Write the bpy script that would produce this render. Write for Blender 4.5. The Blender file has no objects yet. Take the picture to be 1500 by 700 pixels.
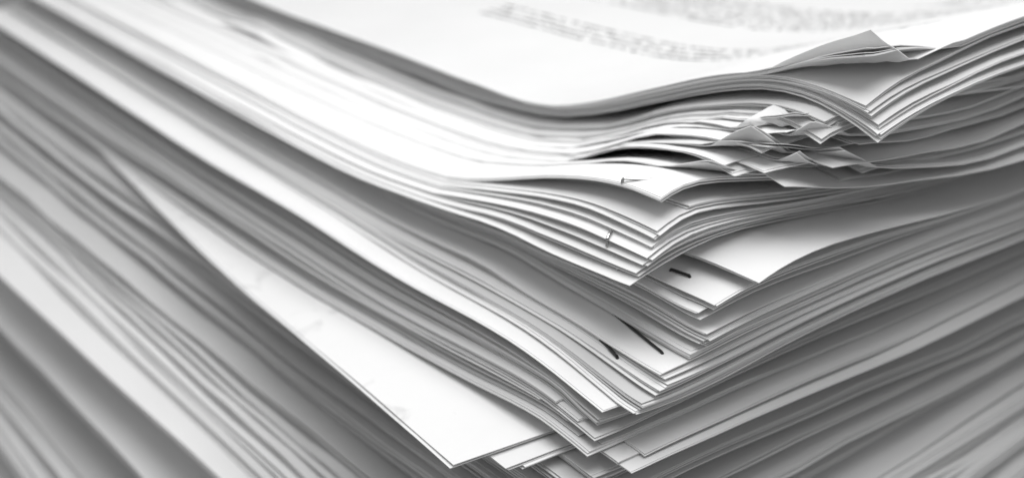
import bpy, math, random
import numpy as np
from mathutils import Matrix, Vector

MM = 0.001
ZS = 30.0                      # the table top lies this many mm below the pile's zero level

# ------------------------------------------------------------------ camera
scn = bpy.context.scene
cd = bpy.data.cameras.new('camera')
camo = bpy.data.objects.new('camera', cd)
scn.collection.objects.link(camo)
scn.camera = camo
cd.sensor_width = 36.0
cd.lens = 40.8
cd.clip_start = 0.005
cd.clip_end = 20.0
PITCH = 24.37
HEAD = 52.2                    # heading, degrees from the short-edge direction
h, p = math.radians(HEAD), math.radians(PITCH)
fw = Vector((math.cos(h)*math.cos(p), math.sin(h)*math.cos(p), -math.sin(p)))
up = Vector((math.cos(h)*math.sin(p), math.sin(h)*math.sin(p), math.cos(p)))
rt = fw.cross(up)
m = Matrix((rt, up, -fw)).transposed().to_4x4()
CAM = Vector((-102.54, -101.48, 172.02 + ZS)) * MM
m.translation = CAM
camo.matrix_world = m
cd.dof.use_dof = True
cd.dof.focus_distance = 0.160
cd.dof.aperture_fstop = 15.0
cd.dof.aperture_blades = 0

# ------------------------------------------------------------------ world and lamps
w = bpy.data.worlds.new('World')
scn.world = w
w.use_nodes = True
w.node_tree.nodes['Background'].inputs[0].default_value = (1, 1, 1, 1)
w.node_tree.nodes['Background'].inputs[1].default_value = 0.48

def area(name, loc, target, size, power):
    ld = bpy.data.lights.new(name, 'AREA')
    ld.shape = 'RECTANGLE'
    ld.size, ld.size_y = size
    ld.energy = power
    o = bpy.data.objects.new(name, ld)
    scn.collection.objects.link(o)
    o.location = loc
    d = Vector(target) - Vector(loc)
    o.rotation_euler = d.to_track_quat('-Z', 'Y').to_euler()
    return o
area('softbox_lamp', (0.03, 0.03, 0.46), (0.02, 0.06, 0.12), (0.34, 0.34), 1.52)

scn.view_settings.view_transform = 'Standard'
scn.view_settings.look = 'None'
scn.view_settings.gamma = 1.0
scn.view_settings.exposure = 0.12
scn.view_settings.use_curve_mapping = False
scn.cycles.max_bounces = 8
scn.cycles.diffuse_bounces = 6
scn.cycles.transmission_bounces = 4

# ------------------------------------------------------------------ materials
def new_mat(name):
    mt = bpy.data.materials.new(name)
    mt.use_nodes = True
    mt.node_tree.nodes.clear()
    return mt, mt.node_tree.nodes, mt.node_tree.links

def paper_mat(name, tone, trans=0.14, text=None, seed=0.0, smudge=0.0):
    mt, N, L = new_mat(name)
    out = N.new('ShaderNodeOutputMaterial')
    uv = N.new('ShaderNodeUVMap'); uv.uv_map = 'sheet_mm'
    oi = N.new('ShaderNodeObjectInfo')
    # sheet to sheet tone
    n1 = N.new('ShaderNodeTexNoise'); n1.inputs['Scale'].default_value = 0.055; n1.inputs['Detail'].default_value = 4
    n1.noise_dimensions = '4D'
    L.new(uv.outputs[0], n1.inputs['Vector'])
    mul = N.new('ShaderNodeMath'); mul.operation = 'MULTIPLY'; mul.inputs[1].default_value = 50
    L.new(oi.outputs['Random'], mul.inputs[0]); L.new(mul.outputs[0], n1.inputs['W'])
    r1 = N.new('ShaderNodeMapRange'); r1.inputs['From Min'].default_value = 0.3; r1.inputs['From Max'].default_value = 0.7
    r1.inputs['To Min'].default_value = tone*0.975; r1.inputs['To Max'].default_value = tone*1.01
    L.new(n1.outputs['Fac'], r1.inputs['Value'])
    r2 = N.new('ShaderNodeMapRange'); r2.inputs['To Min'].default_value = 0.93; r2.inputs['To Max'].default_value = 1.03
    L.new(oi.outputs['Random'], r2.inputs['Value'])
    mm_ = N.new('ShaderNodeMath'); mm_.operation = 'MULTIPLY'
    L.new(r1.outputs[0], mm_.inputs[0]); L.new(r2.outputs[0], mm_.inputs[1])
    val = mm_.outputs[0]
    # fine fibres
    n2 = N.new('ShaderNodeTexNoise'); n2.inputs['Scale'].default_value = 2.2; n2.inputs['Detail'].default_value = 6
    L.new(uv.outputs[0], n2.inputs['Vector'])
    sep = N.new('ShaderNodeSeparateXYZ'); L.new(uv.outputs[0], sep.inputs[0])
    def math_(op, a, b=None, c=None):
        nd = N.new('ShaderNodeMath'); nd.operation = op
        for i, v in enumerate((a, b, c)):
            if v is None: continue
            if isinstance(v, (int, float)): nd.inputs[i].default_value = v
            else: L.new(v, nd.inputs[i])
        return nd.outputs[0]
    if smudge:
        n3 = N.new('ShaderNodeTexNoise'); n3.inputs['Scale'].default_value = 0.10; n3.inputs['Detail'].default_value = 5
        n3.inputs['Distortion'].default_value = 1.4
        L.new(uv.outputs[0], n3.inputs['Vector'])
        rr = N.new('ShaderNodeMapRange'); rr.inputs['From Min'].default_value = 0.60; rr.inputs['From Max'].default_value = 0.72
        rr.inputs['To Min'].default_value = 0; rr.inputs['To Max'].default_value = smudge
        L.new(n3.outputs['Fac'], rr.inputs['Value'])
        val = math_('MULTIPLY', val, math_('SUBTRACT', 1.0, rr.outputs[0]))
    if text:
        # printed lines: u (mm along the long edge) is the reading direction
        u, v = sep.outputs[0], sep.outputs[1]
        total = None
        for (u0, u1, v0, v1, pitch, ink) in text:
            line = math_('FLOOR', math_('DIVIDE', v, pitch))
            fr = math_('FRACT', math_('DIVIDE', v, pitch))
            row = math_('MULTIPLY', math_('GREATER_THAN', fr, 0.34), math_('LESS_THAN', fr, 0.70))
            cv = N.new('ShaderNodeCombineXYZ')
            L.new(math_('FLOOR', math_('DIVIDE', u, pitch*0.20)), cv.inputs[0]); L.new(line, cv.inputs[1])
            L.new(math_('FLOOR', math_('DIVIDE', v, pitch*0.145)), cv.inputs[2])
            wn = N.new('ShaderNodeTexWhiteNoise'); L.new(cv.outputs[0], wn.inputs['Vector'])
            glyph = math_('GREATER_THAN', wn.outputs['Value'], 0.40)
            cw = N.new('ShaderNodeCombineXYZ')
            L.new(math_('FLOOR', math_('DIVIDE', u, pitch*0.42)), cw.inputs[0]); L.new(line, cw.inputs[1])
            ww = N.new('ShaderNodeTexWhiteNoise'); L.new(cw.outputs[0], ww.inputs['Vector'])
            gap = math_('GREATER_THAN', ww.outputs['Value'], 0.17)
            # ragged line ends
            cl = N.new('ShaderNodeCombineXYZ'); L.new(line, cl.inputs[0])
            wl = N.new('ShaderNodeTexWhiteNoise'); L.new(cl.outputs[0], wl.inputs['Vector'])
            end = math_('MULTIPLY_ADD', wl.outputs['Value'], -(u1-u0)*0.25, u1)
            st = math_('MULTIPLY_ADD', wl.outputs['Value'], 1.5, u0)
            box = math_('MULTIPLY', math_('MULTIPLY', math_('GREATER_THAN', u, st), math_('LESS_THAN', u, end)),
                        math_('MULTIPLY', math_('GREATER_THAN', v, v0), math_('LESS_THAN', v, v1)))
            k = math_('MULTIPLY', math_('MULTIPLY', row, glyph), math_('MULTIPLY', gap, box))
            k = math_('MULTIPLY', k, ink)
            total = k if total is None else math_('MAXIMUM', total, k)
        val = math_('MULTIPLY', val, math_('SUBTRACT', 1.0, total))
    col = N.new('ShaderNodeCombineColor')
    for i in range(3): L.new(val, col.inputs[i])
    bs = N.new('ShaderNodeBsdfPrincipled')
    L.new(col.outputs[0], bs.inputs['Base Color'])
    bs.inputs['Roughness'].default_value = 0.75
    bs.inputs['Specular IOR Level'].default_value = 0.18
    bp = N.new('ShaderNodeBump'); bp.inputs['Strength'].default_value = 0.10; bp.inputs['Distance'].default_value = 0.0002
    L.new(n2.outputs['Fac'], bp.inputs['Height']); L.new(bp.outputs[0], bs.inputs['Normal'])
    tr = N.new('ShaderNodeBsdfTranslucent'); L.new(col.outputs[0], tr.inputs['Color'])
    mx = N.new('ShaderNodeMixShader'); mx.inputs[0].default_value = trans
    L.new(bs.outputs[0], mx.inputs[1]); L.new(tr.outputs[0], mx.inputs[2])
    L.new(mx.outputs[0], out.inputs['Surface'])
    return mt

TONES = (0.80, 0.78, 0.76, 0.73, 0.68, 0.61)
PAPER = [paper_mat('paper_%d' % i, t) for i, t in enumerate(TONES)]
PAPER_SMUDGE = paper_mat('paper_smudged', 0.79, smudge=0.16)
TEXT = [(16, 150, 33.0, 45.0, 3.0, 0.95), (20, 150, 63, 90, 3.0, 0.95), (14, 60, 99, 120, 3.0, 0.85)]
PAPER_TEXT = paper_mat('printed_paper', 0.80, trans=0.32, text=TEXT)
PAPER_MARK = paper_mat('marked_paper', 0.80, text=[(6, 62, 3.2, 5.2, 2.0, 0.45)])

def metal_mat(name, c, rough, metal):
    mt, N, L = new_mat(name)
    out = N.new('ShaderNodeOutputMaterial'); bs = N.new('ShaderNodeBsdfPrincipled')
    tc = N.new('ShaderNodeTexCoord'); nz = N.new('ShaderNodeTexNoise'); nz.inputs['Scale'].default_value = 1500
    L.new(tc.outputs['Object'], nz.inputs['Vector'])
    rg = N.new('ShaderNodeMapRange'); rg.inputs['To Min'].default_value = rough*0.7; rg.inputs['To Max'].default_value = rough*1.3
    L.new(nz.outputs['Fac'], rg.inputs['Value']); L.new(rg.outputs[0], bs.inputs['Roughness'])
    bs.inputs['Base Color'].default_value = (c, c, c, 1); bs.inputs['Metallic'].default_value = metal
    L.new(bs.outputs[0], out.inputs['Surface'])
    return mt
STEEL = metal_mat('staple_steel', 0.45, 0.25, 1.0)
BLACK = metal_mat('staple_black', 0.012, 0.35, 0.0)

def table_mat():
    mt, N, L = new_mat('table_laminate')
    out = N.new('ShaderNodeOutputMaterial'); bs = N.new('ShaderNodeBsdfPrincipled')
    tc = N.new('ShaderNodeTexCoord'); nz = N.new('ShaderNodeTexNoise'); nz.inputs['Scale'].default_value = 30; nz.inputs['Detail'].default_value = 8
    L.new(tc.outputs['Object'], nz.inputs['Vector'])
    rg = N.new('ShaderNodeMapRange'); rg.inputs['To Min'].default_value = 0.30; rg.inputs['To Max'].default_value = 0.36
    L.new(nz.outputs['Fac'], rg.inputs['Value'])
    cc = N.new('ShaderNodeCombineColor')
    for i in range(3): L.new(rg.outputs[0], cc.inputs[i])
    L.new(cc.outputs[0], bs.inputs['Base Color']); bs.inputs['Roughness'].default_value = 0.5
    L.new(bs.outputs[0], out.inputs['Surface'])
    return mt

# ------------------------------------------------------------------ the surface under the pile
def box_mesh(name, x0, x1, y0, y1, z0, z1):
    vs = [(x, y, z) for z in (z0, z1) for y in (y0, y1) for x in (x0, x1)]
    fs = [(0, 2, 3, 1), (4, 5, 7, 6), (0, 1, 5, 4), (2, 6, 7, 3), (0, 4, 6, 2), (1, 3, 7, 5)]
    me = bpy.data.meshes.new(name); me.from_pydata(vs, [], fs); me.update()
    return me
tb = bpy.data.objects.new('table_top', box_mesh('table_top', -0.75, 0.95, -0.35, 1.05, -0.03, -0.0006))
scn.collection.objects.link(tb)
tb.data.materials.append(table_mat())
tb['kind'] = 'structure'
tb['label'] = 'plain grey table top under the paper pile'
tb['category'] = 'table top'

# ------------------------------------------------------------------ sheet shapes
# Heights (mm) of a sheet's long edge (L) and short edge (R), measured from its free corner along the edge.
S = np.array([0, 3, 6, 10, 15, 20, 26, 33, 42, 55, 70, 90, 120, 160, 210, 300.])
KEYS = [  # level, L, R
 (0, [122.8,123.1,123.4,123.5,123.3,122.2,120.4,117.5,113.6,108.3,105.0,104.3,104.4,103.6,103.6,103.6],
     [122.8,124.0,125.0,125.9,126.5,127.1,127.9,128.5,128.9,129.2,129.2,129,129,128,127,126]),
 (1, [118.6,119.7,120.5,121.3,121.5,121.0,119.5,117.1,113.4,108.1,103.4,101.1,100.8,100.2,100.2,100.2],
     [118.6,119.3,119.9,120.6,121.2,121.8,122.2,122.4,122.6,122.7,122.7,122.5,122,121,120,120]),
 (2, [118.8,119.0,119.0,118.7,117.6,116.1,113.7,110.7,106.9,102.0,98.6,97.8,97.8,98.0,98.0,98.0],
     [118.8,119.2,119.4,119.4,119.2,119.0,118.7,118.3,118.0,117.8,117.8,117.8,117.5,117,116,116]),
 (3, [115.0,115.0,115.0,114.4,113.0,111.0,108.3,105.4,102.2,98.4,96.4,96.0,96.0,96.3,96.3,96.3],
     [115.0,115.0,114.8,114.2,113.1,111.9,110.9,110.3,110.1,110.6,111.2,111.3,111.3,111,110,110]),
 (4, [110.5,110.5,110.5,110.1,109.2,107.9,106.1,103.7,100.7,96.9,95.0,95.0,95.0,95.0,95.0,95.0],
     [110.5,111.3,111.5,111.1,110.1,109.1,107.7,106.2,104.6,103.2,102.6,102.4,102.2,102,102,102]),
 (5, [105.5,105.6,105.6,105.6,105.4,104.7,103.6,102.0,99.9,96.6,94.4,93.8,93.8,93.8,93.8,93.8],
     [105.5,106.7,107.5,107.4,106.7,105.8,104.8,103.8,102.6,101.0,99.7,99.6,99.7,99.7,99.7,99.7]),
 (6, [100.2,99.9,99.7,99.4,99.1,98.9,98.8,98.3,96.9,95.2,93.8,92.9,92.8,92.8,92.8,92.8],
     [100.2,101.0,101.6,102.3,102.8,102.8,102.4,101.5,100.3,98.4,96.8,95.9,95.8,95.8,95.8,95.8]),
 (7, [94.3,94.2,94.4,94.8,94.9,94.7,94.2,93.5,92.6,91.4,90.5,89.8,89.5,89.4,89.4,89.4],
     [94.3,94.5,94.7,94.9,94.8,94.6,94.2,93.9,93.8,93.2,92.1,91.4,91.4,91.4,91.4,91.4]),
 (8, [89.2,89.1,89.1,89.1,89.3,89.4,89.5,89.8,90.2,89.2,88.0,87.0,86.9,86.9,86.9,86.9],
     [89.2,89.4,89.5,89.8,90.2,90.4,90.6,90.7,90.9,90.8,90.2,89.4,89.0,89,89,89]),
 (9, [84.1,84.6,85.1,85.8,86.4,86.7,86.6,86.2,85.5,84.9,84.9,85.0,84.2,84.1,84.4,84.4],
     [84.1,83.7,83.4,83.2,83.2,83.5,84.2,84.8,85.3,85.6,85.8,85.3,84.8,84.8,84.8,84.8]),
 (10,[79.0,79.3,79.5,79.7,79.4,78.8,78,77.2,76.2,74.7,73.2,72.2,71.6,70.0,68.5,67.5],
     [79.0,78.9,78.8,78.8,78.7,78.5,78.3,78.0,77.6,76.8,75.8,74.6,73.5,73,73,73]),
 (11,[71.0,71,71,71,70.8,70.5,70.2,69.5,68.6,67.6,66.6,65.8,65,64.2,63.5,63],
     [71.0,70.8,70.6,70.4,70.2,70,69.7,69.3,68.8,67.8,66.5,65.0,64,64,64,64]),
 (12,[60.0,60,60,60,60,60,60,59.8,59.4,58.6,58,57.6,57.2,56.8,56.6,56.6],
     [60.0,60,59.9,59.8,59.7,59.4,59,58.6,58.1,57.4,56.6,55.8,55,55,55,55]),
 (13,[51.0]*16, [51.0,51,51,51,51,50.8,50.6,50.3,50,49.6,49.2,48.8,48.4,48,48,48]),
 (14,[42.0]*16, [42.0]*16),
 (15,[-30.0]*16, [-30.0]*16),
]
KL = np.array([k[1] for k in KEYS]); KR = np.array([k[2] for k in KEYS])
KT = np.array([k[0] for k in KEYS], float)
# plan position (mm) of each key sheet's free corner
KP = np.array([(30.1, -10.2), (30.4, -13), (27, -6.5), (19, -3), (4.2, 2.7), (2, 1.6), (-1.8, 1.5), (4.9, -7), (-1.7, -4.9), (-9.2, -1.9),
               (-12.4, -2.4), (-16, -5), (-22, -5), (-29, -10), (-30, -11), (-44, -12.)])

def hermite(xs, ys, x):
    d = np.gradient(ys, xs)
    x = np.clip(x, xs[0], xs[-1])
    i = np.clip(np.searchsorted(xs, x, 'right')-1, 0, len(xs)-2)
    hh = xs[i+1]-xs[i]; t = (x-xs[i])/hh
    return ((2*t**3-3*t**2+1)*ys[i] + (t**3-2*t**2+t)*hh*d[i] + (-2*t**3+3*t**2)*ys[i+1] + (t**3-t**2)*hh*d[i+1])

def level_profile(K, t):
    i = int(np.clip(np.floor(t), 0, len(KT)-2)); f = t-i
    return K[i]*(1-f)+K[i+1]*f

def level_of(zc):              # level whose corner height is zc
    c = KL[:, 0]
    return float(np.interp(-zc, -c, KT))

CAMmm = np.array([-102.54, -101.48, 172.02])
rtn, upn, fwn = np.array(rt), np.array(up), np.array(fw)
def corner_at(sx, sy, z=None):
    """Plan corner of a document of height z, measured on the photograph (1500 x 700)."""
    r = fwn + rtn*(sx-750)/1700. - upn*(sy-350)/1700.
    t = 160.0 if z is None else (z-CAMmm[2])/r[2]
    return CAMmm + r*t

# ------------------------------------------------------------------ settling grid: the pile's upper surface so far
gx = np.concatenate([np.arange(-72, -40, 3.0), np.arange(-40, 62, 0.8), np.arange(62, 246, 5.0)])
gy = np.concatenate([np.arange(-36, -24, 3.0), np.arange(-24, 62, 0.8), np.arange(62, 320, 5.0)])
GX, GY = np.meshgrid(gx, gy, indexing='ij')
H = np.full(GX.shape, -ZS)
dx, dy = np.diff(gx), np.diff(gy)

def envelope(P, k=0.16):
    for i in range(1, len(gx)): np.maximum(P[i], P[i-1]-k*dx[i-1], out=P[i])
    for i in range(len(gx)-2, -1, -1): np.maximum(P[i], P[i+1]-k*dx[i], out=P[i])
    for j in range(1, len(gy)): np.maximum(P[:, j], P[:, j-1]-k*dy[j-1], out=P[:, j])
    for j in range(len(gy)-2, -1, -1): np.maximum(P[:, j], P[:, j+1]-k*dy[j], out=P[:, j])
    return P

def sample(G, x, y):
    i = np.clip(np.searchsorted(gx, x)-1, 0, len(gx)-2); j = np.clip(np.searchsorted(gy, y)-1, 0, len(gy)-2)
    fx = np.clip((x-gx[i])/dx[i], 0, 1); fy = np.clip((y-gy[j])/dy[j], 0, 1)
    return (G[i, j]*(1-fx)*(1-fy)+G[i+1, j]*fx*(1-fy)+G[i, j+1]*(1-fx)*fy+G[i+1, j+1]*fx*fy)

LOG = []
rng = np.random.default_rng(7)
LA, LB = 297.0, 210.0

class Wave:
    """A soft random buckle of a sheet: sum of a few long waves in a and b (mm)."""
    def __init__(self, amp, lo, hi, n=3):
        self.t = [(amp*rng.uniform(.4, 1)/math.sqrt(n), rng.uniform(0, 6.28), 6.283/rng.uniform(lo, hi), rng.uniform(0, 6.283)) for _ in range(n)]
    def __call__(self, a, b):
        z = 0
        for A, th, k, ph in self.t:
            z = z + A*np.sin(k*(a*math.cos(th)+b*math.sin(th))+ph)
        return z

def axis(n, length, pw):
    return length*(np.arange(n)/(n-1.))**pw

def sheet_topology(na, nb):
    idx = np.arange(na*nb).reshape(na, nb); nt = na*nb
    q = np.stack([idx[:-1, :-1], idx[:-1, 1:], idx[1:, 1:], idx[1:, :-1]], -1).reshape(-1, 4)
    bot = (q+nt)[:, ::-1]
    ring = np.concatenate([idx[0, :], idx[1:, -1], idx[-1, -2::-1], idx[-2:0:-1, 0]])
    nx = np.roll(ring, -1)
    m_ = len(ring); k = np.arange(m_); kn = (k+1) % m_; o = 2*nt
    side = np.stack([o+k, o+m_+k, o+m_+kn, o+kn], -1)      # the cut edge has vertices of its own, so it shades crisply
    return np.concatenate([q, bot, side]), len(q), ring
TOPO = {}

def build_sheet(name, X, Y, Z, a, b, thick, mat, parent):
    na, nb = X.shape
    if (na, nb) not in TOPO: TOPO[(na, nb)] = sheet_topology(na, nb)
    F, nq, ring = TOPO[(na, nb)]
    top = np.stack([X, Y, Z], -1)
    # thickness along the surface normal
    ta = np.gradient(top, axis=0); tb_ = np.gradient(top, axis=1)
    nrm = np.cross(tb_, ta); nrm /= np.maximum(np.linalg.norm(nrm, axis=-1, keepdims=True), 1e-9)
    bot = top - nrm*thick
    tf, bf = top.reshape(-1, 3), bot.reshape(-1, 3)
    V = np.concatenate([tf, bf, tf[ring], bf[ring]])
    V = (V+np.array([0, 0, ZS]))*MM
    loc = np.array(parent if isinstance(parent, Vector) else parent.location)
    V = V-loc
    me = bpy.data.meshes.new(name)
    me.vertices.add(len(V)); me.vertices.foreach_set('co', V.astype(np.float32).ravel())
    me.loops.add(F.size); me.loops.foreach_set('vertex_index', F.astype(np.int32).ravel())
    me.polygons.add(len(F)); me.polygons.foreach_set('loop_start', np.arange(0, F.size, 4, dtype=np.int32))
    sm = np.ones(len(F), bool); sm[2*nq:] = False
    me.polygons.foreach_set('use_smooth', sm)
    uvl = me.uv_layers.new(name='sheet_mm')
    AB = np.stack([a.ravel(), b.ravel()], -1); AB = np.concatenate([AB, AB+np.array([400, 0]), AB[ring]+np.array([400, 0]), AB[ring]+np.array([400, 0.3])])
    uvl.data.foreach_set('uv', AB[F.ravel()].astype(np.float32).ravel())
    me.update(calc_edges=True)
    # keep the cut edges crisp
    me.materials.append(mat)
    o = bpy.data.objects.new(name, me)
    scn.collection.objects.link(o)
    if isinstance(parent, Vector): o.location = parent
    else: o.parent = parent
    return o

def apply_fold(a, b, X, Y, Z, rot, fold):
    """Bend the free corner up about a line that cuts the long edge at fa and the short edge at fb."""
    fa, fb, theta, r = fold
    n = np.array([1/fa, 1/fb]); ln = np.linalg.norm(n); n = n/ln
    d = (1.0/ln)-(a*n[0]+b*n[1])                    # distance past the fold line
    th = math.radians(theta)
    t = np.clip(d, 0, r*th); ang = t/r
    rest = np.clip(d-r*th, 0, None)
    along = r*np.sin(ang)+rest*math.cos(th); hgt = r*(1-np.cos(ang))+rest*math.sin(th)
    sh = np.where(d > 0, along-d, 0.0)             # shift along the outward normal
    da, db = -n[0]*sh, -n[1]*sh
    c, s = math.cos(rot), math.sin(rot)
    return X+db*c-da*s, Y+db*s+da*c, Z+np.where(d > 0, hgt, 0.0), d

def lay_sheet(name, parent, cx, cy, rot, zL, zR, buckle, mat, thick=0.12, gap=0.012, grid=(40, 28), pw=1.95,
              fold=None, la=LA, lb=LB, lam=60.0, soft=0.16):
    global H
    pitch = thick+gap
    c, s = math.cos(rot), math.sin(rot)
    lama = 48.0 if zL[0] > 118.5 else 42.0
    zc = zL[0]; zI = 0.5*(zL[-1]+zL[11])
    def desired(a, b):
        ea, eb = np.exp(-np.clip(a, 0, None)/lama), np.exp(-np.clip(b, 0, None)/lam)
        A = hermite(S, zL, np.abs(a))-zI; B = hermite(S, zR, np.abs(b))-zI
        z = zI + A*eb + B*ea - (zc-zI)*ea*eb
        return z + buckle(a, b)
    # local coordinates of the settling grid
    rx, ry = GX-cx, GY-cy
    gb, ga = rx*c+ry*s, -rx*s+ry*c
    inside = (ga > -0.5) & (ga < la+3) & (gb > -0.5) & (gb < lb+3)
    zd = desired(ga, gb)
    P = np.where(inside, np.maximum(0, H+pitch-zd), 0.0)
    P = envelope(P, soft)
    a, b = np.meshgrid(axis(grid[0], la, pw), axis(grid[1], lb, pw), indexing='ij')
    X = cx+b*c-a*s; Y = cy+b*s+a*c
    Z = desired(a, b)+sample(P, X, Y)
    newH = zd+P
    if fold:
        X, Y, Z, d = apply_fold(a, b, X, Y, Z, rot, fold)
        fa, fb, th, r = fold
        n = np.array([1/fa, 1/fb]); ln = np.linalg.norm(n); n = n/ln
        gd = 1.0/ln-(ga*n[0]+gb*n[1])
        if th <= 90:
            newH = newH+np.clip(gd*0.25, 0, 0.12)
        else:
            newH = np.where((gd < 0) & (gd > -1.0/ln), newH+0.3, newH)
            inside = inside & (gd < 0.5)
    H = np.where(inside & (newH > H), newH, H)
    Q = np.where(inside & (GX < 75) & (GY < 230), P, 0); k = np.unravel_index(np.argmax(Q), Q.shape)
    lay_sheet.push = (float(sample(P, np.array([cx]), np.array([cy]))[0]), float(Q[k]), float(gx[k[0]]), float(gy[k[1]]), float(sample(P, np.array([cx-20*s]), np.array([cy+20*c]))[0]), float(sample(P, np.array([cx-80*s]), np.array([cy+80*c]))[0]), float(sample(P, np.array([cx+25*c]), np.array([cy+25*s]))[0]))
    return build_sheet(name, X, Y, Z, a, b, thick, mat, parent)

def document(label, group, cx, cy, zc, n, phi=0.0, lift=0.0, fold=None, step=0.34, tone=None, mat=None, thick=0.12,
             slip=0.24, buck=0.25, level=None, grid=(40, 23), category='document', lam=60.0, soft=0.16, prof=None, la=LA, gap=0.012):
    """A stapled set of n sheets; its sheets are laid from the bottom one up. zc = corner height of the top sheet."""
    base = Vector((cx*MM, cy*MM, (zc-n*step+ZS)*MM))
    root = None
    if n > 1:
        root = bpy.data.objects.new('document', None)
        scn.collection.objects.link(root)
        root.empty_display_size = 0.01
        root.location = base
    big = Wave(buck, 22, 75, 4); slow = Wave(buck*0.9, 60, 160, 2)
    dirn = rng.normal(0, 1, 2)*slip*0.45
    if mat is None:
        mat = PAPER[tone if tone is not None else int(rng.choice(6, p=[.30, .28, .2, .12, .07, .03]))]
    inc = np.clip(rng.gamma(0.8, 1.25, n), 0.3, 3.2); inc *= n/inc.sum()
    below = (np.cumsum(inc[::-1])[::-1]-inc)*step         # irregular air between the sheets
    for i in range(n):                              # bottom to top
        zt = zc-below[i]
        t = level_of(zt) if level is None else level
        kx, ky = level_profile(KP, t)
        zl = hermite(S, level_profile(KL, t), np.clip(S+np.clip(cy-ky, -9, 9), 0, 300)); zr = hermite(S, level_profile(KR, t), np.clip(S+np.clip(cx-kx, -9, 9), 0, 300))
        if prof is not None: zl, zr = prof[0]-(n-1-i)*0.18, prof[1]-(n-1-i)*0.18
        e = np.exp(-S/22.)
        zl = zl+(zt-zl[0])*e; zr = zr+(zt-zr[0])*e
        own = Wave(0.07, 14, 50, 3)
        f = (lambda a, b, w1=big, w2=slow, w3=own: w1(a, b)+w2(a, b)+w3(a, b))
        ox, oy = rng.normal(0, slip, 2)+dirn*(i-n/2)*0.22
        ro = math.radians(phi+rng.normal(0, 0.06))
        fd = None
        if fold:
            k = 1+0.05*(n-1-i)
            fd = (fold[0]*k, fold[1]*k, fold[2]-rng.uniform(0, 3)+2*(i-n+1), fold[3])
        so = lay_sheet('sheet' if n > 1 else 'loose_sheet', root if n > 1 else base, cx+ox, cy+oy, ro, zl, zr, f, mat, thick=thick, fold=fd, grid=grid, lam=lam, soft=soft, la=la, gap=gap)
    if root is None: root = so
    root['label'] = label; root['category'] = category if n > 1 else 'paper'
    if group: root['group'] = group
    LOG.append((label[:40], round(cx, 1), round(cy, 1), round(zc, 1), n)+tuple(round(v, 2) for v in lay_sheet.push))
    return root

def surf_z(x, y):
    return float(sample(H, np.array([x]), np.array([y]))[0])

def tube_box(bm_v, bm_f, p0, p1, wdt, hgt):
    d = (p1-p0).normalized()
    sd = d.cross(Vector((0, 0, 1)))
    sd = Vector((1, 0, 0)) if sd.length < 1e-6 else sd.normalized()
    u2 = sd.cross(d).normalized()
    k = len(bm_v)
    for pt in (p0, p1):
        for q in range(8):
            an = (q+0.5)*math.pi/4
            bm_v.append(tuple(pt+sd*(math.cos(an)*wdt/2)+u2*(math.sin(an)*hgt/2)))
    for q in range(8):
        r = (q+1) % 8
        bm_f.append((k+q, k+r, k+8+r, k+8+q))
    bm_f.append(tuple(k+q for q in range(7, -1, -1))); bm_f.append(tuple(k+8+q for q in range(8)))

def staple(parent, x0, y0, x1, y1, mat, rise=0.28, wire=0.52, z0=None, z1=None, leg=1.1):
    za = (surf_z(x0, y0) if z0 is None else z0)+rise; zb = (surf_z(x1, y1) if z1 is None else z1)+rise
    zm = max(za, zb, surf_z((x0+x1)/2, (y0+y1)/2)+rise) if z0 is None else (za+zb)/2
    A = Vector((x0, y0, za)); B = Vector((x1, y1, zb)); Mid = (A+B)/2; Mid.z = (zm+Mid.z)/2
    pts = [A+Vector((0, 0, -leg)), A+Vector((0, 0, -0.18)), A+(Mid-A)*0.05, Mid, B+(Mid-B)*0.05, B+Vector((0, 0, -0.18)), B+Vector((0, 0, -leg))]
    vs, fs = [], []
    for i in range(len(pts)-1): tube_box(vs, fs, pts[i], pts[i+1], wire, wire*0.8)
    loc = np.array(parent.location)
    vs = [((v[0])*MM-loc[0], (v[1])*MM-loc[1], (v[2]+ZS)*MM-loc[2]) for v in vs]
    me = bpy.data.meshes.new('staple'); me.from_pydata(vs, [], fs); me.update()
    me.materials.append(mat)
    o = bpy.data.objects.new('staple', me); scn.collection.objects.link(o); o.parent = parent
    return o

# ------------------------------------------------------------------ the pile, from the table up
G_LOW = 'documents in the lower part of the pile'
G_MID = 'documents in the middle of the pile'
G_UP = 'documents in the upper part of the pile'
LOW_LABEL = 'wide paper document pressed into the lower part of the pile'

def low(z, X, Y, phi, n, label=LOW_LABEL, tone=None, step=0.62, thick=0.32, buck=0.5, grid=(30, 18), slip=0.6):
    return document(label, G_LOW, X, Y, z, n, phi, step=step, thick=thick, buck=buck, grid=grid, slip=slip, tone=tone)

# (top height, X of the long edge at the corner, Y of the short edge, rotation)
z = -26.0
while z < 2:
    low(z, -44+rng.normal(0, 2.5), -12+rng.normal(0, 2.5), 1.5+rng.normal(0, .8), 7); z += 4.6
for z, X, Y, phi, n in ((4, -47, -16, 1.0, 5), (7.5, -42, -14, 2.0, 5), (11, -40.5, -15, 2, 5), (14, -28, -12, 2, 4),
                        (17, -26, -8, 1.0, 4), (20, -25, -13, 2.4, 4), (23, -28, -9, 1.6, 4), (26, -33, -14, 2.2, 4),
                        (29, -36, -13, 2.4, 4), (31.5, -27, -12, 2.2, 4), (34, -25, -15.5, 2.0, 4), (36.5, -24, -11, 3, 4), (39, -26.5, -15, 2.4, 4),
                        (41.3, -24.5, -13.5, 2.6, 3)):
    low(z, X, Y, phi, n, buck=1.3)
document('broad white document jutting out beneath the grey layers of the lower pile', None, -31.5, -11, 43.4, 3, 3.6, step=0.62,
         thick=0.4, buck=0.3, grid=(30, 20), tone=0)
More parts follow.
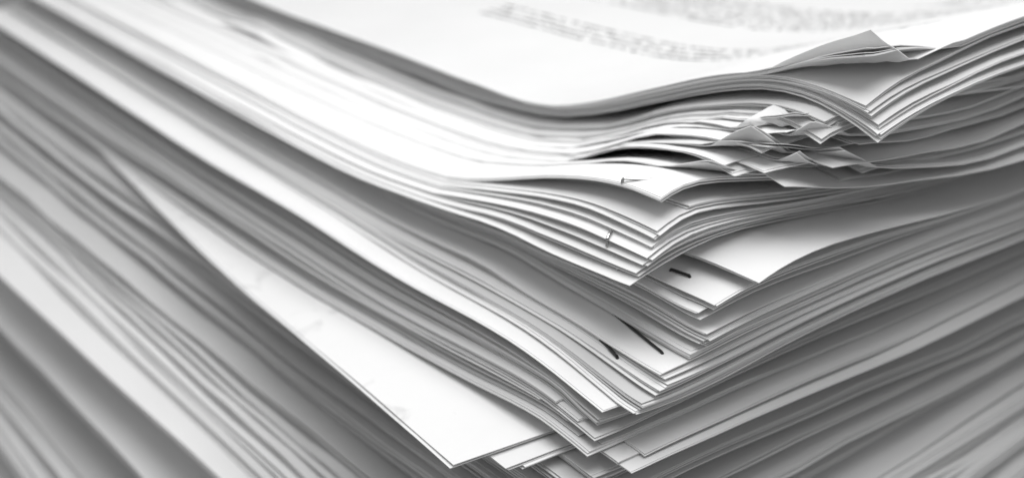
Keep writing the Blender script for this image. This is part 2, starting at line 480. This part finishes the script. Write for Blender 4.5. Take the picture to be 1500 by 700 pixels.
for z, X, Y, phi, n in ((45.3, -29.5, -10.5, 1.6, 4), (47.1, -28, -10.0, 1.2, 4), (48.9, -26.5, -9.0, 1.0, 4), (50.6, -24, -8.2, 1.6, 4),
                        (52.2, -23, -1.0, 1.8, 4), (53.8, -21, -0.6, 2.0, 4), (55.4, -20.5, -1.5, 2.4, 4), (57.0, -17.0, -4.5, 1.2, 4), (58.7, -16.5, -1.0, 1.5, 4),
                        (60.4, -17.5, -2.0, 1.4, 4), (62.1, -16, -5.2, 0.6, 4), (63.8, -16.5, -1.4, 1.2, 4), (65.6, -15, -2.0, 0.8, 4),
                        (67.4, -16, -4.6, 0.2, 4), (69.1, -14.5, -0.8, 0.6, 4), (70.8, -15.5, -1.6, 1, 4), (72.3, -14, -4.4, -0.2, 4), (73.8, -14.5, -2, 0.8, 4)):
    low(z, X, Y, phi, n+2, step=0.27, thick=0.13, buck=0.5, slip=0.22, tone=(4, 5, 3, 5)[int(z) % 4] if z > 52 else None)  # darker tones stand in for the shade beneath the jutting sheets

def doc(sx, sy, zc, n, label, group=None, **kw):
    c = corner_at(sx, sy, zc)
    return document(label, group, c[0], c[1], c[2], n, **kw)

# the sheets that jut out far to the side
kw = dict(buck=0.12, soft=0.12, lam=90)
flatL = lambda z: (np.full(16, z)+np.interp(S, [0, 11, 28, 47, 74, 100, 300], [0, -.6, -1.8, -3.3, -5.6, -7, -8.5]), np.full(16, z)+np.interp(S, [0, 20, 100, 300], [0, -.5, -3, -5.]))
doc(870, 700, 75.0, 4, 'grey document corner peeping out under the wide smudged sheets', G_MID, phi=0.5, tone=3)
doc(765, 684, 76.2, 2, 'thin document fanned just behind the wide smudged sheets', None, phi=-2.5, tone=1, prof=flatL(76.2), **kw)
doc(741, 685, 76.7, 2, 'second thin document fanned behind the wide smudged sheets', None, phi=-3.4, tone=1, prof=flatL(76.7), **kw)
doc(660, 682, 77.5, 2, 'wide white smudged sheets jutting out far from the pile', None, phi=-4.5, mat=PAPER_SMUDGE, prof=flatL(77.5), **kw)

SHADE_GREY = 'grey document tucked back beneath the overhanging white sheets'
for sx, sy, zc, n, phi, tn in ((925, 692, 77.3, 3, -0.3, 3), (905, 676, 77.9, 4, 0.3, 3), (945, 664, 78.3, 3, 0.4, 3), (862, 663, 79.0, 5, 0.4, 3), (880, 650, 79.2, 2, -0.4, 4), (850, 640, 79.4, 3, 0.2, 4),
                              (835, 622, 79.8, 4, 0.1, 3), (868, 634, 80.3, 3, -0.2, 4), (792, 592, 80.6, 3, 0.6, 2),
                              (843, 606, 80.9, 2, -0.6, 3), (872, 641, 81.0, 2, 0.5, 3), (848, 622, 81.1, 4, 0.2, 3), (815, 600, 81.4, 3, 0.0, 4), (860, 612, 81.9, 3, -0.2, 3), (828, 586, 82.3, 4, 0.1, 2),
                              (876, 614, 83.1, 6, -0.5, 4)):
    doc(sx, sy, zc, n, SHADE_GREY, G_MID, phi=phi, tone=min(5, tn+1), step=0.2, buck=0.16, slip=0.16)  # tone darkened a step: shade below the overhang put into the paper colour
doc(885, 603, 84.7, 2, 'bright white document overhanging the grey layers with a long clean edge', None, phi=0.4, tone=0, buck=0.12)

MIDL = 'white document in the middle of the pile with slightly curled corner'
for sx, sy, zc, n, phi in ((930, 604, 85.1, 3, -1.2), (940, 594, 86.0, 4, -0.9), (966, 572, 86.6, 2, -0.6)):
    doc(sx, sy, zc, n, MIDL, G_MID, phi=phi, step=0.24, buck=0.14)
d_st2 = doc(963, 571, 87.2, 3, 'white document with the short black staple on its margin', None, phi=0.2, tone=0, buck=0.12)
staple(d_st2, -0.9, 8.4, -1.9, 3.6, BLACK)
doc(976, 560, 88.0, 3, MIDL, G_MID, phi=-0.8, step=0.3, buck=0.14)
d_st1 = doc(967, 547, 88.9, 3, 'white document with the long black staple lying along its margin', None, phi=-0.4, tone=0, buck=0.12)
staple(d_st1, 4.6, 11.8, 2.5, -1.0, BLACK, z0=89.2, z1=88.9)
for sx, sy, zc, n, phi in ((1012, 516, 90.4, 6, -0.8), (1030, 498, 92.2, 7, 0.2), (1036, 486, 93.6, 6, 0.8)):
    doc(sx, sy, zc, n, MIDL, G_MID, phi=phi, step=0.2, buck=0.2, slip=0.3)
MIDR = 'white document with square corner shifted out beside the stapled corners'
doc(1022, 458, 96.2, 3, MIDR, G_MID, phi=0.8, tone=0, buck=0.12)
d_st3 = doc(1048, 446, 97.6, 3, 'white document shifted sideways with dark staple marks near its corner', None, phi=1.2, tone=0, buck=0.1)
staple(d_st3, 9.4, 5.0, 9.9, 1.6, BLACK)
doc(1106, 413, 99.9, 2, 'thin white document under the broad blank sheet', None, phi=1.5, tone=0, buck=0.1)
doc(1117, 413, 100.5, 1, 'broad blank sheet with its corner jutting out flat', None, phi=1.2, tone=0, buck=0.1)

UPL = 'white document with its pointed corner curling down'
d_st6 = doc(925, 418, None, 1, 'single white sheet with blunt drooping corner under a bent staple', None, phi=0, tone=0, buck=0.12)
staple(d_st6, 0.9, 8.6, 0.0, 6.2, STEEL, rise=0.5)
doc(938, 400, 101.6, 2, UPL, G_UP, phi=0.3, tone=1, buck=0.14)
doc(945, 388, 102.6, 2, UPL, G_UP, phi=-0.3, tone=0, buck=0.14)
d_st5 = doc(951, 376, 103.8, 2, 'white document with an upright steel staple end at its margin', None, phi=0.2, tone=0, buck=0.12)
staple(d_st5, 0.6, 9.3, 2.0, 10.1, STEEL, rise=0.45)
doc(957, 350, 105.8, 5, 'thick white document with sharp corner below the open gap', None, phi=0, tone=1, step=0.32, buck=0.12)
doc(962, 338, 106.9, 2, UPL, G_UP, phi=-0.4, tone=0, buck=0.12)
doc(1010, 303, 108.6, 4, 'small-cornered document half hidden behind the stapled point', None, phi=0.6, tone=1, buck=0.15, step=0.18, level=4.95)
d_st4 = doc(968, 290, 111.0, 4, 'pointed white document held by a steel staple above the open gap', None, phi=0, tone=0, step=0.16, buck=0.1, slip=0.12)
staple(d_st4, 4.9, 11.2, 11.2, 4.6, STEEL, rise=0.36, z0=111.0, z1=111.2)

CR = 'crumpled document with its stapled corner bent upward'
for i, (sx, sy, zc) in enumerate(((1040, 268, 111.6), (1150, 262, 111.9), (1072, 256, 112.2), (1228, 247, 112.5), (1120, 254, 112.9), (1060, 243, 113.1),
                                  (1170, 246, 113.4), (1098, 242, 113.8), (1215, 240, 114.0), (1085, 230, 114.3), (1135, 234, 114.7), (1113, 228, 115.0),
                                  (1190, 226, 115.4), (1145, 219, 115.7), (1120, 210, 116.0), (1165, 211, 116.3))):
    fold = None
    if i % 3 == 0 or i in (7, 10, 13): fold = (rng.uniform(4.5, 10), rng.uniform(4.5, 10), rng.uniform(22, 58), rng.uniform(0.8, 2.6))
    if i == 14: fold = (7, 6, 150, 0.5)
    doc(sx, sy, zc, (2, 1, 2, 2)[i % 4], CR if fold else 'small-format document squeezed between the crumpled corners', G_UP, phi=rng.normal(0, .3) if i in (0, 2, 5, 9, 11, 13, 15) else rng.uniform(-9, -2.5)*(1 if sx < 1160 else 0.3),
        fold=fold, step=0.15, buck=0.85, la=LA if i in (0, 2, 5, 9, 11, 13, 15) else rng.uniform(50, 80), slip=0.35, level=3.9-1.7*i/15.)
    # short slips that only fill the pile along its short side
    lv = 3.85-1.7*i/15.
    kx, ky = level_profile(KP, lv)
    fx, fy = 33+rng.uniform(0, 9), rng.uniform(-7, -1)
    document('short slip filling the pile along the side below the top bundle', G_UP, fx, fy, float(np.interp(fx-kx, S, level_profile(KR, lv)))+0.1, 2,
             rng.normal(0, 0.8), level=lv, step=0.15, buck=0.4, slip=0.5, la=rng.uniform(24, 36))
for sx, sy, zc, n, phi, lv in ((1201, 208, 117.0, 4, 0.2, 2.3), (1228, 190, 117.9, 3, -0.3, 2.1), (1212, 182, 118.9, 3, 0.3, 1.9), (1206, 176, 119.6, 3, -0.2, 1.7)):
    doc(sx, sy, zc, n, UPL, G_UP, phi=phi, level=lv, step=0.26, buck=0.3)
TOPL = 'document of the top bundle with its corner drooping over the side'
for sx, sy, zc, n, phi, lv in ((1290, 198, 119.0, 5, 0.1, 0.9), (1286, 184, 120.2, 4, -0.2, 0.7), (1274, 166, 121.8, 4, 0.2, 0.4), (1268, 154, 122.8, 3, 0.0, 0.1)):
    doc(sx, sy, zc, n, TOPL, G_UP, phi=phi, level=lv, step=0.3, buck=0.2)
c = corner_at(1262, 150, 123.4)
document('dog-eared document just under the top sheet with corner bent up', None, c[0], c[1], 124.2, 4, 0.0, level=0, fold=(17, 20, 34, 6.0),
         tone=1, step=0.2, buck=0.15)
document('printed top sheet of the pile with its corner bent steeply up', None, c[0]-0.3, c[1]-0.3, 124.6, 1, 0.0, level=0, fold=(17, 11.5, 62, 0.9),
         mat=PAPER_TEXT, buck=0.12, grid=(64, 44), gap=0.3)

# ------------------------------------------------------------------ labels: count alike documents from a neighbour one can find
ORD = ['first', 'second', 'third', 'fourth', 'fifth', 'sixth', 'seventh', 'eighth', 'ninth', 'tenth', 'eleventh', 'twelfth', 'thirteenth',
       'fourteenth', 'fifteenth', 'sixteenth', 'seventeenth', 'eighteenth', 'nineteenth', 'twentieth']
tops = sorted((o for o in scn.collection.objects if o.parent is None and 'label' in o and 'category' in o), key=lambda o: o.location.z)
def relabel(old, pattern, down, sel=None):
    L_ = [o for o in tops if o['label'] == old and (sel is None or sel(o))]
    if down: L_.reverse()
    for k, o in enumerate(L_): o['label'] = pattern % ORD[k]
wz = next(o for o in tops if o['label'].startswith('broad white document jutting')).location.z
relabel(LOW_LABEL, 'document edge, %s one above the broad white jutting document', False, lambda o: o.location.z > wz)
relabel(LOW_LABEL, 'document edge, %s one beneath the broad white jutting document', True, lambda o: wz > o.location.z > 0.0305)
for o in tops:
    if o['label'] == LOW_LABEL: o['label'] = 'flat paper document in the bottom layers near the table'
relabel(SHADE_GREY, 'shade-grey document, %s one beneath the bright overhanging white document', True)
relabel(MIDL, 'white document with slightly curled corner, %s above the bright overhanging one', False)
relabel(UPL, 'white document with pointed curling corner, %s above the drooping single sheet', False)
relabel(CR, 'crumpled document with bent-up corner, %s above the pointed stapled document', False)
relabel('small-format document squeezed between the crumpled corners', 'small document squeezed between crumpled corners, %s above the pointed stapled one', False)
relabel('short slip filling the pile along the side below the top bundle', 'short slip in the pile side, %s one above the pointed stapled document', False)
relabel(TOPL, 'drooping-cornered document of the top bundle, %s one below the dog-eared document', True)
